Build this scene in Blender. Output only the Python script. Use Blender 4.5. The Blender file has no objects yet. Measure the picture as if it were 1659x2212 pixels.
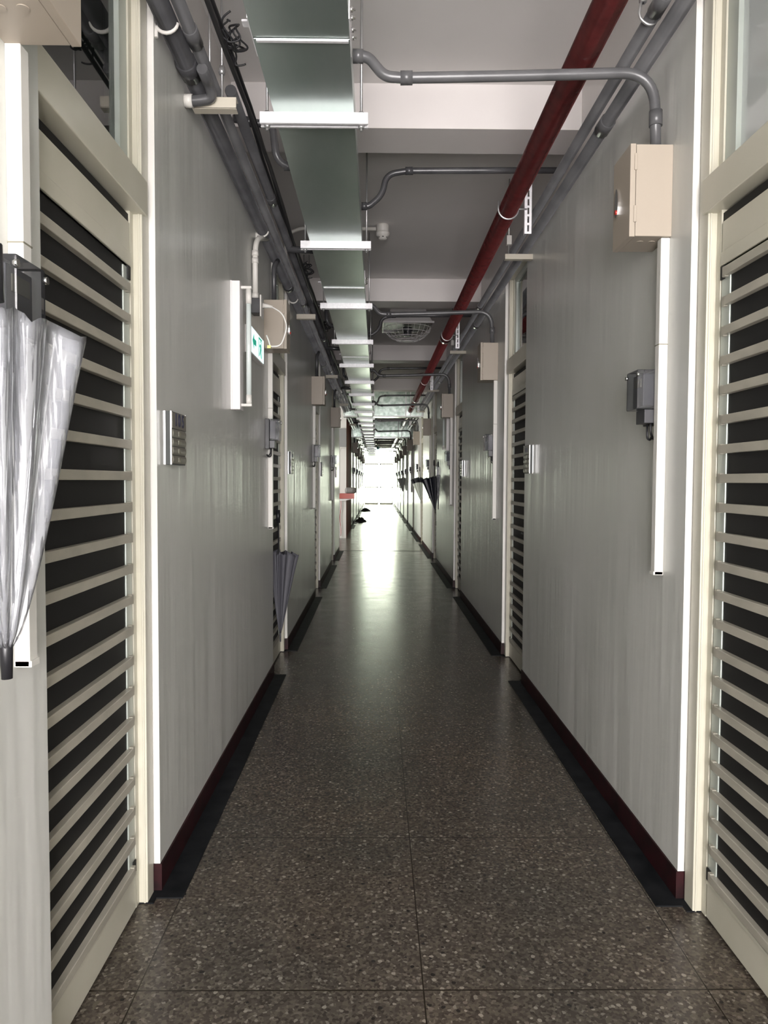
import bpy, math, random
from mathutils import Vector, Matrix
random.seed(7)
PI = math.pi
C = bpy.context.scene.collection
SC = bpy.context.scene

# ------------------------------------------------------------------ camera
cam_d = bpy.data.cameras.new('camera'); cam = bpy.data.objects.new('camera', cam_d); C.objects.link(cam)
cam_d.sensor_fit = 'HORIZONTAL'; cam_d.sensor_width = 36.0; cam_d.lens = 36.0*1600/1659
cam_d.clip_start = 0.05; cam_d.clip_end = 200
WX = Vector((0.99993538, 0.00436307, 0.01049726))
WY = Vector((-0.01030265, -0.04245942, 0.99904507))
WZ = Vector((0.00480461, -0.99908867, -0.04241172))
M = Matrix(((WX[0], -WX[1], -WX[2]), (WY[0], -WY[1], -WY[2]), (WZ[0], -WZ[1], -WZ[2])))
cam.matrix_world = Matrix.Translation((0, 0, 1.35)) @ M.to_4x4()
SC.camera = cam

# ------------------------------------------------------------------ light, exposure
SC.view_settings.view_transform = 'Standard'; SC.view_settings.look = 'None'
SC.view_settings.gamma = 1.0; SC.view_settings.use_curve_mapping = False
SC.view_settings.exposure = 0.0
w = bpy.data.worlds.new('sky'); SC.world = w; w.use_nodes = True
def _sky():
    nt = w.node_tree; g = nt.nodes.new('ShaderNodeTexCoord'); x = nt.nodes.new('ShaderNodeSeparateXYZ'); nt.links.new(g.outputs['Generated'], x.inputs[0])
    r = nt.nodes.new('ShaderNodeMapRange'); r.inputs[1].default_value = -.5; r.inputs[2].default_value = .5; nt.links.new(x.outputs[1], r.inputs[0])
    c = nt.nodes.new('ShaderNodeMix'); c.data_type = 'RGBA'; nt.links.new(r.outputs[0], c.inputs[0])
    c.inputs[6].default_value = (1.0, .955, .95, 1); c.inputs[7].default_value = (1.0, 1.0, .83, 1)
    m = nt.nodes.new('ShaderNodeMapRange'); m.inputs[3].default_value = SKY_BACK; m.inputs[4].default_value = SKY_FRONT; nt.links.new(r.outputs[0], m.inputs[0])
    b = nt.nodes['Background']; nt.links.new(c.outputs[2], b.inputs[0]); nt.links.new(m.outputs[0], b.inputs[1])
SKY_BACK, SKY_FRONT = 33.0, 30.0        # cloudy sky, brighter towards the glazed end
_sky()
def portal(name, loc, rot, sx, sy):
    d = bpy.data.lights.new(name, 'AREA'); d.shape = 'RECTANGLE'; d.size = sx; d.size_y = sy
    d.cycles.is_portal = True
    o = bpy.data.objects.new(name, d); C.objects.link(o); o.location = loc; o.rotation_euler = rot
YB, YE = -3.2, 41.0          # open end behind the camera, glazed end ahead
portal('daylight_behind', (0.14, YB, 1.62), (PI/2, 0, 0), 1.7, 3.2)
portal('daylight_end', (0.14, YE+0.3, 1.5), (-PI/2, 0, 0), 1.7, 3.0)
portal('daylight_side_hall', (-4.25, 15.65, 1.625), (0, -PI/2, 0), 1.45, 1.5)  # portal at the added window of the side hall

# ------------------------------------------------------------------ materials
def mat(name, col, rough=0.5, metal=0.0, spec=0.5, trans=0.0, ior=1.45, coat=0.0):
    m = bpy.data.materials.new(name); m.use_nodes = True
    b = m.node_tree.nodes['Principled BSDF']
    b.inputs['Base Color'].default_value = (*col, 1); b.inputs['Roughness'].default_value = rough
    b.inputs['Metallic'].default_value = metal; b.inputs['Specular IOR Level'].default_value = spec
    b.inputs['Transmission Weight'].default_value = trans; b.inputs['IOR'].default_value = ior
    b.inputs['Coat Weight'].default_value = coat
    return m
def nd(m, t, **k):
    n = m.node_tree.nodes.new(t)
    for a, v in k.items(): setattr(n, a, v)
    return n
def lk(m, a, b): m.node_tree.links.new(a, b)
def bsdf(m): return m.node_tree.nodes['Principled BSDF']
def coords(m, scale=(1, 1, 1)):
    t = nd(m, 'ShaderNodeNewGeometry'); mp = nd(m, 'ShaderNodeMapping')
    mp.inputs['Scale'].default_value = scale; lk(m, t.outputs['Position'], mp.inputs[0]); return mp.outputs[0], t.outputs['Position']
def vary(m, c1, c2, scale=(3, 3, 3), nscale=1.0, detail=4, lo=.35, hi=.65):
    co, _ = coords(m, scale); n = nd(m, 'ShaderNodeTexNoise'); n.inputs['Scale'].default_value = nscale
    n.inputs['Detail'].default_value = detail; lk(m, co, n.inputs['Vector'])
    r = nd(m, 'ShaderNodeValToRGB'); r.color_ramp.elements[0].position = lo; r.color_ramp.elements[1].position = hi
    r.color_ramp.elements[0].color = (*c1, 1); r.color_ramp.elements[1].color = (*c2, 1)
    lk(m, n.outputs[0], r.inputs[0]); lk(m, r.outputs[0], bsdf(m).inputs['Base Color']); return r
def bump(m, scale, strength, dist=0.01, nscale=1.0, detail=3):
    co, _ = coords(m, scale); n = nd(m, 'ShaderNodeTexNoise'); n.inputs['Scale'].default_value = nscale
    n.inputs['Detail'].default_value = detail; lk(m, co, n.inputs['Vector'])
    b = nd(m, 'ShaderNodeBump'); b.inputs['Strength'].default_value = strength; b.inputs['Distance'].default_value = dist
    lk(m, n.outputs[0], b.inputs['Height']); lk(m, b.outputs[0], bsdf(m).inputs['Normal']); return b

# wall paint: grey gloss paint to 2.82 m, off-white above
WALL = mat('wall_paint', (.4, .4, .39), .28, spec=.5)
r = vary(WALL, (.55, .555, .52), (.61, .61, .58), (1.2, 1.2, .5), 1.5)
_, pos = coords(WALL); sx = nd(WALL, 'ShaderNodeSeparateXYZ'); lk(WALL, pos, sx.inputs[0])
gt = nd(WALL, 'ShaderNodeMath', operation='GREATER_THAN'); gt.inputs[1].default_value = 2.83; lk(WALL, sx.outputs[2], gt.inputs[0])
mx = nd(WALL, 'ShaderNodeMix', data_type='RGBA'); lk(WALL, gt.outputs[0], mx.inputs[0]); lk(WALL, r.outputs[0], mx.inputs[6])
mx.inputs[7].default_value = (.68, .65, .63, 1); lk(WALL, mx.outputs[2], bsdf(WALL).inputs['Base Color'])
bump(WALL, (4.5, 4.5, .45), .30, .02, 1.5, 3)
WHITE = mat('white_corner_paint', (.70, .685, .65), .35); bump(WHITE, (20, 20, 4), .15, .004)
CEIL = mat('ceiling_paint', (.62, .60, .58), .6); vary(CEIL, (.68, .66, .64), (.74, .715, .70), (1, 1, 1), 1.2)
BEAM = mat('beam_paint', (.80, .76, .745), .5); vary(BEAM, (.66, .625, .61), (.70, .665, .65), (2, 2, 2), 1.0)
BASE = mat('maroon_baseboard_paint', (.035, .006, .008), .5, spec=.3); vary(BASE, (.010, .003, .0035), (.028, .005, .007), (8, 8, 8), 2)
STRIP = mat('black_floor_strip', (.012, .013, .015), .6, spec=.2); vary(STRIP, (.004, .005, .006), (.013, .014, .016), (6, 6, 6), 2)
CREAM = mat('cream_door_paint', (.70, .665, .55), .3); vary(CREAM, (.52, .50, .41), (.57, .545, .455), (2, 2, 2), 2)
SLAT = mat('beige_slat_paint', (.50, .465, .385), .35); vary(SLAT, (.36, .34, .285), (.43, .405, .34), (4, 4, 9), 2)
ALU = mat('green_tinted_aluminium', (.46, .50, .46), .3, .3)
SCREEN = mat('dark_mesh_screen', (.045, .044, .038), .45); vary(SCREEN, (.04, .039, .033), (.052, .051, .045), (2, 2, 1), 1)
RUBBER = mat('black_seal', (.008, .008, .008), .6)
BOXM = mat('cream_enclosure_paint', (.37, .32, .262), .42); bump(BOXM, (300, 300, 300), .05, .001)
PVCW = mat('white_raceway_plastic', (.66, .645, .605), .38)
PIPE = mat('grey_pvc', (.16, .16, .165), .28); vary(PIPE, (.075, .075, .078), (.11, .11, .113), (3, 3, 3), 2)
PIPED = mat('dark_grey_pvc', (.095, .095, .10), .27); vary(PIPED, (.040, .040, .043), (.075, .075, .079), (2, 2, 3), 2)
PIPEW = mat('off_white_pvc', (.66, .64, .60), .35)
RED = mat('dark_red_pipe_paint', (.17, .012, .016), .2); vary(RED, (.030, .006, .006), (.042, .008, .008), (6, 6, 6), 3); bump(RED, (30, 30, 30), .2, .004, 2)
GALV = mat('galvanised_steel', (.55, .60, .57), .32, .85); vary(GALV, (.47, .53, .50), (.66, .70, .68), (5, 5, 5), 3, 6)
DUCTM = mat('galvanised_duct', (.5, .6, .54), .25, .9); vary(DUCTM, (.30, .38, .33), (.62, .70, .65), (4, 4, 4), 3, 8)
TRAY = mat('trunking_green_grey_steel', (.42, .50, .47), .3, .75); vary(TRAY, (.39, .47, .435), (.46, .53, .50), (3, 1, 3), 2, 5)
BRK = mat('bright_channel_steel', (.86, .85, .87), .4, .25); vary(BRK, (.80, .79, .81), (.90, .89, .91), (30, 6, 30), 2)
STEEL = mat('zinc_rod', (.5, .5, .5), .35, .8)
BLACK = mat('black_plastic', (.012, .012, .014), .35)
CABLE = mat('black_cable', (.018, .018, .02), .5)
WIREW = mat('white_cable', (.85, .83, .80), .4)
WIRER = mat('red_wire', (.35, .03, .03), .4)
YEL = mat('yellow_connector', (.75, .7, .25), .4)
BRICK = mat('red_brown_tile', (.26, .075, .05), .75, spec=.15)
bt = nd(BRICK, 'ShaderNodeTexBrick'); bt.inputs['Color1'].default_value = (.27, .08, .055, 1); bt.inputs['Color2'].default_value = (.22, .06, .04, 1)
bt.inputs['Mortar'].default_value = (.35, .25, .2, 1); bt.inputs['Scale'].default_value = 9; bt.inputs['Mortar Size'].default_value = .012
cb, p_ = coords(BRICK); sb = nd(BRICK, 'ShaderNodeSeparateXYZ'); cbm = nd(BRICK, 'ShaderNodeCombineXYZ')
lk(BRICK, p_, sb.inputs[0]); lk(BRICK, sb.outputs[1], cbm.inputs[0]); lk(BRICK, sb.outputs[2], cbm.inputs[1]); lk(BRICK, cbm.outputs[0], bt.inputs[0]); lk(BRICK, bt.outputs[0], bsdf(BRICK).inputs['Base Color'])
REDT = mat('red_tile_edge', (.42, .08, .06), .3)
GREY = mat('grey_stone', (.22, .21, .2), .45)
CHROME = mat('chrome', (.8, .8, .8), .12, 1.0)
PLATE = mat('taupe_acrylic', (.17, .16, .13), .3); PLATEG = mat('grey_plate_side', (.085, .09, .088), .6, spec=.2); NAVY = mat('navy_print', (.008, .008, .05), .4)
PLATE2 = mat('taupe_acrylic_window', (.22, .21, .16), .18)
PALEG = mat('green_name_slip', (.62, .66, .50), .3)
METERM = mat('meter_grey', (.045, .045, .05), .35)
TUBE = mat('unlit_tube_glass', (.62, .68, .66), .15); FIX = mat('fixture_white_enamel', (.80, .77, .76), .4)
MATD = mat('dark_grey_doormat', (.06, .055, .05), .9); bump(MATD, (60, 60, 60), .6, .01)
GUMB = mat('charcoal_umbrella_cloth', (.075, .075, .088), .55); BUMB = mat('navy_black_umbrella_cloth', (.008, .009, .016), .4)
WUMB = mat('white_umbrella_cloth', (.72, .76, .70), .35); PINK = mat('pink_label', (.5, .1, .16), .5)
CYAN = mat('cyan_sign', (.1, .55, .7), .4)
FANM = mat('fan_white', (.62, .60, .60), .35)
TAUPE = mat('bracket_taupe', (.52, .48, .40), .4)
PALE_PANE = mat('pale_reflection_pane', (.52, .55, .54), .12, coat=.4)  # pale colour stands in for the whitish reflection on the pane
def thin_glass(name, tint, gloss_rough=.02, base_mix=.0, base=(.5, .5, .5), ior=1.5):
    m = bpy.data.materials.new(name); m.use_nodes = True; nt = m.node_tree; nt.nodes.clear()
    o = nd(m, 'ShaderNodeOutputMaterial'); t = nd(m, 'ShaderNodeBsdfTransparent'); t.inputs[0].default_value = (*tint, 1)
    g = nd(m, 'ShaderNodeBsdfGlossy'); g.inputs['Roughness'].default_value = gloss_rough
    f = nd(m, 'ShaderNodeFresnel'); f.inputs[0].default_value = ior
    mi = nd(m, 'ShaderNodeMixShader'); lk(m, f.outputs[0], mi.inputs[0]); lk(m, g.outputs[0], mi.inputs[2])
    if base_mix:
        d = nd(m, 'ShaderNodeBsdfDiffuse'); d.inputs[0].default_value = (*base, 1); m2 = nd(m, 'ShaderNodeMixShader')
        m2.inputs[0].default_value = base_mix; lk(m, t.outputs[0], m2.inputs[1]); lk(m, d.outputs[0], m2.inputs[2]); lk(m, m2.outputs[0], mi.inputs[1])
    else: lk(m, t.outputs[0], mi.inputs[1])
    lk(m, mi.outputs[0], o.inputs[0]); return m
GLASS = thin_glass('window_glass', (.92, .96, .94))
TGLASS = thin_glass('tinted_transom_glass', (.45, .55, .50), .02, .12, (.05, .07, .06), 1.7)
CLEARU = thin_glass('clear_umbrella_film', (.97, .975, .985), .2, .14, (.62, .63, .67), 1.33)
_n = nd(CLEARU, 'ShaderNodeTexNoise'); _n.inputs['Scale'].default_value = 1.0
_b = nd(CLEARU, 'ShaderNodeBump'); _b.inputs['Strength'].default_value = .7; _b.inputs['Distance'].default_value = .02
_c, _ = coords(CLEARU, (48, 48, 5)); lk(CLEARU, _c, _n.inputs['Vector']); lk(CLEARU, _n.outputs[0], _b.inputs['Height'])
for n_ in CLEARU.node_tree.nodes:
    if n_.type in ('BSDF_GLOSSY', 'FRESNEL'): lk(CLEARU, _b.outputs[0], n_.inputs['Normal'])
CLEARP = thin_glass('smoky_clear_cover', (.62, .63, .66), .06, .06, (.4, .41, .44))
def emis(name, col, s):
    m = mat(name, col, .4); b = bsdf(m); b.inputs['Emission Color'].default_value = (*col, 1); b.inputs['Emission Strength'].default_value = s; return m
EXITW = emis('exit_sign_white_face', (.78, .97, .98), 1.1); EXITG = emis('exit_sign_green', (.0, .42, .28), .6)

# terrazzo floor
FLOOR = mat('terrazzo', (.1, .09, .08), .2)
def _floor():
    m = FLOOR; nt = m.node_tree; _, pos = coords(m)
    def vor(scale, feat='F1'):
        co, _ = coords(m, (scale, scale, scale)); ns = nd(m, 'ShaderNodeTexNoise'); ns.inputs['Scale'].default_value = .9; lk(m, co, ns.inputs['Vector'])
        ad = nd(m, 'ShaderNodeMix', data_type='VECTOR'); ad.inputs[0].default_value = .35; lk(m, co, ad.inputs[4]); lk(m, ns.outputs[1], ad.inputs[5])
        v = nd(m, 'ShaderNodeTexVoronoi'); v.inputs['Scale'].default_value = 1.0; lk(m, ad.outputs[1], v.inputs['Vector']); return v
    def ramp(stops, src):
        r = nd(m, 'ShaderNodeValToRGB'); r.color_ramp.interpolation = 'CONSTANT'
        e = r.color_ramp.elements; e[0].position = stops[0][0]; e[0].color = (*stops[0][1], 1)
        e[1].position = stops[1][0]; e[1].color = (*stops[1][1], 1)
        for p, c in stops[2:]:
            x = e.new(p); x.color = (*c, 1)
        lk(m, src, r.inputs[0]); return r
    # fine chips
    v1 = vor(190); s1 = nd(m, 'ShaderNodeSeparateColor'); lk(m, v1.outputs['Color'], s1.inputs[0])
    base = ramp([(0, (.058, .050, .042)), (.25, (.078, .068, .056)), (.5, (.098, .086, .070)), (.75, (.045, .038, .032)), (.86, (.125, .112, .094)), (.95, (.19, .175, .15))], s1.outputs[0])
    # larger chips
    v2 = vor(85); s2 = nd(m, 'ShaderNodeSeparateColor'); lk(m, v2.outputs['Color'], s2.inputs[0])
    chip = ramp([(0, (.025, .022, .02)), (.06, (.27, .25, .215)), (.14, (.15, .13, .11)), (.22, (.0, .0, .0))], s2.outputs[0])
    sel = nd(m, 'ShaderNodeMath', operation='LESS_THAN'); sel.inputs[1].default_value = .22; lk(m, s2.outputs[0], sel.inputs[0])
    dst = nd(m, 'ShaderNodeMath', operation='LESS_THAN'); dst.inputs[1].default_value = .34; lk(m, v2.outputs['Distance'], dst.inputs[0])
    mu = nd(m, 'ShaderNodeMath', operation='MULTIPLY'); lk(m, sel.outputs[0], mu.inputs[0]); lk(m, dst.outputs[0], mu.inputs[1])
    m1 = nd(m, 'ShaderNodeMix', data_type='RGBA'); lk(m, mu.outputs[0], m1.inputs[0]); lk(m, base.outputs[0], m1.inputs[6]); lk(m, chip.outputs[0], m1.inputs[7])
    # stains
    n = nd(m, 'ShaderNodeTexNoise'); n.inputs['Scale'].default_value = 1.6; n.inputs['Detail'].default_value = 4; lk(m, pos, n.inputs['Vector'])
    rr = nd(m, 'ShaderNodeValToRGB'); rr.color_ramp.elements[0].position = .35; rr.color_ramp.elements[1].position = .7
    rr.color_ramp.elements[0].color = (.80, .80, .80, 1); rr.color_ramp.elements[1].color = (1.08, 1.0, .94, 1); lk(m, n.outputs[0], rr.inputs[0])
    m2 = nd(m, 'ShaderNodeMix', data_type='RGBA', blend_type='MULTIPLY'); m2.inputs[0].default_value = 1; lk(m, m1.outputs[2], m2.inputs[6]); lk(m, rr.outputs[0], m2.inputs[7])
    # seams
    sp = nd(m, 'ShaderNodeSeparateXYZ'); lk(m, pos, sp.inputs[0])
    def seam(out, off, per, half):
        a = nd(m, 'ShaderNodeMath', operation='SUBTRACT'); lk(m, out, a.inputs[0]); a.inputs[1].default_value = off
        b = nd(m, 'ShaderNodeMath', operation='DIVIDE'); lk(m, a.outputs[0], b.inputs[0]); b.inputs[1].default_value = per
        c = nd(m, 'ShaderNodeMath', operation='ADD'); lk(m, b.outputs[0], c.inputs[0]); c.inputs[1].default_value = 100.5
        d = nd(m, 'ShaderNodeMath', operation='FRACT'); lk(m, c.outputs[0], d.inputs[0])
        e = nd(m, 'ShaderNodeMath', operation='COMPARE'); lk(m, d.outputs[0], e.inputs[0]); e.inputs[1].default_value = .5; e.inputs[2].default_value = half/per
        return e.outputs[0]
    sA = seam(sp.outputs[0], .131, .757, .0019); sB = seam(sp.outputs[1], 1.908, .839, .0024)
    mxx = nd(m, 'ShaderNodeMath', operation='MAXIMUM'); lk(m, sA, mxx.inputs[0]); lk(m, sB, mxx.inputs[1])
    m3 = nd(m, 'ShaderNodeMix', data_type='RGBA'); lk(m, mxx.outputs[0], m3.inputs[0]); lk(m, m2.outputs[2], m3.inputs[6]); m3.inputs[7].default_value = (.018, .013, .008, 1)
    lk(m, m3.outputs[2], bsdf(m).inputs['Base Color'])
    n2 = nd(m, 'ShaderNodeTexNoise'); n2.inputs['Scale'].default_value = 5; n2.inputs['Detail'].default_value = 6; lk(m, pos, n2.inputs['Vector'])
    r2 = nd(m, 'ShaderNodeMapRange'); r2.inputs[1].default_value = .3; r2.inputs[2].default_value = .7; r2.inputs[3].default_value = .20; r2.inputs[4].default_value = .27
    lk(m, n2.outputs[0], r2.inputs[0]); lk(m, r2.outputs[0], bsdf(m).inputs['Roughness'])
    bump(m, (1.3, 6, 2), .12, .006, 1.0, 3)
_floor()

# ------------------------------------------------------------------ mesh helpers
class MB:
    def __init__(s): s.v = []; s.f = []; s.sm = []; s.mi = []
    def quad(s, idx, smooth=False, mi=0): s.f.append(tuple(idx)); s.sm.append(smooth); s.mi.append(mi)
    def box(s, x0, x1, y0, y1, z0, z1, mi=0, end_mi=None):
        x0, x1 = min(x0, x1), max(x0, x1); y0, y1 = min(y0, y1), max(y0, y1); z0, z1 = min(z0, z1), max(z0, z1)
        b = len(s.v)
        s.v += [(x0, y0, z0), (x1, y0, z0), (x1, y1, z0), (x0, y1, z0), (x0, y0, z1), (x1, y0, z1), (x1, y1, z1), (x0, y1, z1)]
        e = mi if end_mi is None else end_mi
        for q, k in (((0, 3, 2, 1), mi), ((4, 5, 6, 7), mi), ((0, 1, 5, 4), e), ((2, 3, 7, 6), e), ((1, 2, 6, 5), mi), ((3, 0, 4, 7), mi)):
            s.quad([b+i for i in q], False, k)
        return s
    def tube(s, pts, r, n=12, caps=True, mi=0):
        pts = [Vector(p) for p in pts]; rs = r if isinstance(r, (list, tuple)) else [r]*len(pts)
        T = []
        for i in range(len(pts)):
            a = pts[max(i-1, 0)]; b = pts[min(i+1, len(pts)-1)]; T.append((b-a).normalized())
        up = Vector((0, 0, 1)) if abs(T[0].z) < .9 else Vector((1, 0, 0))
        N = (up - T[0]*up.dot(T[0])).normalized(); base = len(s.v)
        for i, p in enumerate(pts):
            N = (N - T[i]*N.dot(T[i])).normalized(); B = T[i].cross(N)
            for k in range(n):
                a = 2*PI*k/n; s.v.append(tuple(p + (N*math.cos(a)+B*math.sin(a))*rs[i]))
        for i in range(len(pts)-1):
            for k in range(n):
                a = base+i*n+k; b = base+i*n+(k+1) % n; s.quad((a, b, b+n, a+n), True, mi)
        if caps:
            s.quad([base+k for k in range(n)][::-1], False, mi); s.quad([base+(len(pts)-1)*n+k for k in range(n)], False, mi)
        return s
    def lathe(s, c, prof, n=20, axis='z', mi=0):
        base = len(s.v)
        for (r, h) in prof:
            for k in range(n):
                a = 2*PI*k/n; u, v_ = r*math.cos(a), r*math.sin(a)
                s.v.append({'z': (c[0]+u, c[1]+v_, c[2]+h), 'x': (c[0]+h, c[1]+u, c[2]+v_), 'y': (c[0]+u, c[1]+h, c[2]+v_)}[axis])
        for i in range(len(prof)-1):
            for k in range(n):
                a = base+i*n+k; b = base+i*n+(k+1) % n; s.quad((a, b, b+n, a+n), True, mi)
        s.quad([base+k for k in range(n)], False, mi); s.quad([base+(len(prof)-1)*n+k for k in range(n)], False, mi)
        return s
    def poly(s, pts2, f0, f1, mi=0):
        """extrude a polygon: f0, f1 map (a,b) to 3d points"""
        b = len(s.v); n = len(pts2)
        s.v += [f0(*p) for p in pts2] + [f1(*p) for p in pts2]
        s.quad([b+i for i in range(n)], False, mi); s.quad([b+n+i for i in range(n)][::-1], False, mi)
        for i in range(n):
            j = (i+1) % n; s.quad((b+i, b+j, b+n+j, b+n+i), False, mi)
        return s
    def build(s, name, mats, parent=None, bevel=0, origin=None):
        me = bpy.data.meshes.new(name)
        o3 = Vector(origin) if origin is not None else Vector((0, 0, 0))
        me.from_pydata([tuple(Vector(v)-o3) for v in s.v], [], s.f)
        for m in (mats if isinstance(mats, (list, tuple)) else [mats]): me.materials.append(m)
        for i, p in enumerate(me.polygons): p.use_smooth = s.sm[i]; p.material_index = s.mi[i]
        import bmesh as _bm
        b = _bm.new(); b.from_mesh(me); _bm.ops.recalc_face_normals(b, faces=b.faces); b.to_mesh(me); b.free()
        o = bpy.data.objects.new(name, me); C.objects.link(o)
        if parent is not None: o.parent = parent
        elif origin is not None: o.location = origin
        if bevel:
            bv = o.modifiers.new('bevel', 'BEVEL'); bv.width = bevel; bv.segments = 2; bv.limit_method = 'ANGLE'; bv.angle_limit = math.radians(50)
        return o
def fillet(pts, r, seg=7):
    pts = [Vector(p) for p in pts]; out = [pts[0]]
    for i in range(1, len(pts)-1):
        a, p, b = pts[i-1], pts[i], pts[i+1]; u = (a-p).normalized(); v = (b-p).normalized()
        rr = min(r, (a-p).length*.48, (b-p).length*.48)
        for k in range(seg+1):
            t = k/seg; out.append((p+u*rr)*(1-t)**2 + p*2*t*(1-t) + (p+v*rr)*t*t)
    out.append(pts[-1]); return out
def thing(name, label, cat, loc, group=None):
    o = bpy.data.objects.new(name, None); C.objects.link(o); o.location = loc; o.empty_display_size = .05
    o['label'] = label; o['category'] = cat
    if group: o['group'] = group
    return o
def tag(o, label, cat, group=None):
    o['label'] = label; o['category'] = cat
    if group: o['group'] = group
    return o
def struct(o): o['kind'] = 'structure'; return o
def copy_tree(o, loc, label=None, group=None):
    r_ = o.copy(); C.objects.link(r_); r_.location = loc
    if label: r_['label'] = label
    if group: r_['group'] = group
    for ch in o.children:
        c = ch.copy(); C.objects.link(c); c.parent = r_
        for g in ch.children:
            d = g.copy(); C.objects.link(d); d.parent = c
    return r_
ORD = ['first', 'second', 'third', 'fourth', 'fifth', 'sixth', 'seventh', 'eighth', 'ninth', 'tenth', 'eleventh', 'twelfth', 'thirteenth',
       'fourteenth', 'fifteenth', 'sixteenth', 'seventeenth', 'eighteenth', 'nineteenth', 'twentieth', 'twenty-first', 'twenty-second',
       'twenty-third', 'twenty-fourth', 'twenty-fifth', 'twenty-sixth', 'twenty-seventh', 'twenty-eighth']

# ------------------------------------------------------------------ room shell
XL, XR, ZC, ZB = -.703, .98, 3.25, 3.04
W = {-1: XL, 1: XR}
TH = .13; OW = .81; ZTOP = 2.91
LOP = [1.575, 5.045, 8.47, 11.68, 22.3, 25.8, 29.3, 32.8, 36.3]
ROP = [1.525, 4.895, 8.52, 12.06, 15.62, 19.12, 22.62, 26.12, 29.62, 33.12, 36.62]
struct(MB().box(-4.3, 2.4, YB, YE+1.5, -.12, 0).build('floor', FLOOR))
struct(MB().box(-4.3, 2.4, YB, YE+.4, ZC, ZC+.12).build('ceiling', CEIL))
def segs(ops, y0, y1, cuts=()):
    out = []; y = y0
    for o in sorted([(a, a+OW) for a in ops] + list(cuts)):
        if o[0] < y0 or o[1] > y1+1e-6: continue
        if o[0] > y: out.append((y, o[0]))
        y = o[1]
    if y < y1: out.append((y, y1))
    return out
HALL = (14.05, 17.3); BR = (17.3, 20.8)
lw = MB()
lsegs = segs(LOP, YB, HALL[0]) + segs(LOP, BR[1], YE)
for a, b in lsegs: lw.box(XL-TH, XL, a, b, 0, ZC, 0, 1)
for a in LOP: lw.box(XL-TH, XL, a, a+OW, ZTOP, ZC)
struct(lw.build('wall_left', [WALL, WHITE]))
rw = MB(); rsegs = segs(ROP, YB, YE)
for a, b in rsegs: rw.box(XR, XR+TH, a, b, 0, ZC, 0, 1)
for a in ROP: rw.box(XR, XR+TH, a, a+OW, ZTOP, ZC)
struct(rw.build('wall_right', [WALL, WHITE]))
# brick tiled stretch after the side hall with its white plastered end
struct(MB().box(XL-.14, XL-.001, BR[0]+.02, BR[1], 0, ZC).build('wall_left_brick', BRICK))
struct(MB().box(XL-.15, XL, BR[0], BR[0]+.02, 0, ZC).build('wall_hall_end', WHITE))
sh = MB(); DK = mat('unlit_room_plaster', (.25, .25, .24), .8)  # unseen outer shell, added to keep sky light out behind the doors
sh.box(-2.2, -2.1, YB, HALL[0]-.1, 0, ZC); sh.box(-4.3, XL-TH, HALL[0]-.1, HALL[0], 0, ZC)
sh.box(-4.3, XL-.15, HALL[1], HALL[1]+.1, 0, ZC); sh.box(-2.2, -2.1, HALL[1]+.1, YE, 0, ZC)
for q in ((HALL[0]-.1, 14.9, 0, ZC), (16.4, HALL[1]+.1, 0, ZC), (14.9, 16.4, 0, .9), (14.9, 16.4, 2.35, ZC)): sh.box(-4.3, -4.2, *q)  # gap is an unseen hall window, added and sized for its light
sh.box(2.3, 2.4, YB, YE, 0, ZC); sh.box(-2.1, XL-TH, YB, YB+.1, 0, ZC); sh.box(XR+TH, 2.3, YB, YB+.1, 0, ZC)
sh.box(-2.1, XL-TH, YE-.1, YE, 0, ZC); sh.box(XR+TH, 2.3, YE-.1, YE, 0, ZC)
struct(sh.build('wall_outer_shell', DK))
# beams
for i, y in enumerate([.19] + [3.63+3.43*k for k in range(11)]):
    struct(MB().box(XL, XR, y, y+.27, ZB, ZC).build('trim_%d' % (i+1), BEAM))
# baseboards, strips on the floor beside them
def base(side, sg, name, sname):
    b = MB(); s_ = MB(); x = W[side]
    for a, c in sg:
        if c > 40.9: c = 40.9
        b.box(x+side*.03, x-side*.006, a-.004, c+.004, 0, .092)
        s_.box(x, x-side*.085, a-.045 if a > YB+1 else a, c+.045 if c < 40 else c, 0, .004)
        for e0, e1 in ((a-.075, a), (c, c+.075)):
            if YB < e0 and e1 < 40: s_.box(x+side*.06, x, e0, e1, 0, .004)
    struct(b.build('baseboard_'+name, BASE)); struct(s_.build(sname, STRIP))
base(-1, lsegs, 'left', 'trim_21'); base(1, rsegs, 'right', 'trim_22')
struct(MB().box(XL, XR, 14.17, 14.20, 0, .003).build('trim_23', RUBBER))

# far end: glazed double door with fanlight
e = thing('door_30', '', '', (0, YE, 0)); del e['label']; del e['category']; struct(e)
fr = MB()
for x0, x1 in ((XL, XL+.03), (XR-.03, XR), (.12, .15)): fr.box(x0, x1, 0, .06, 0, ZC if x0 != .12 else 2.35)
fr.box(XL, XR, 0, .06, 2.32, 2.36); fr.box(XL, XR, 0, .06, ZC-.07, ZC)
fr.build('door_frame', CREAM, e)
for a, b in ((XL+.06, .10), (.18, XR-.06)):
    l = MB(); l.box(a, a+.05, .01, .05, .01, 2.3); l.box(b-.05, b, .01, .05, .01, 2.3)
    l.box(a, b, .01, .05, .01, .12); l.box(a, b, .01, .05, 2.22, 2.3); l.box(a, b, .01, .05, .95, 1.0)
    lo = l.build('door_leaf', CREAM, e)
    MB().box(a+.05, b-.05, .025, .031, .12, 2.22).build('pane', GLASS, lo)
    MB().tube([(b-.07 if a < 0 else a+.07, -.03, .95), (b-.07 if a < 0 else a+.07, -.03, 1.2)], .012).build('handle', STEEL, lo)
MB().box(XL+.06, XR-.06, .025, .031, 2.38, ZC-.07).build('fanlight_pane', GLASS, e)

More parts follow.
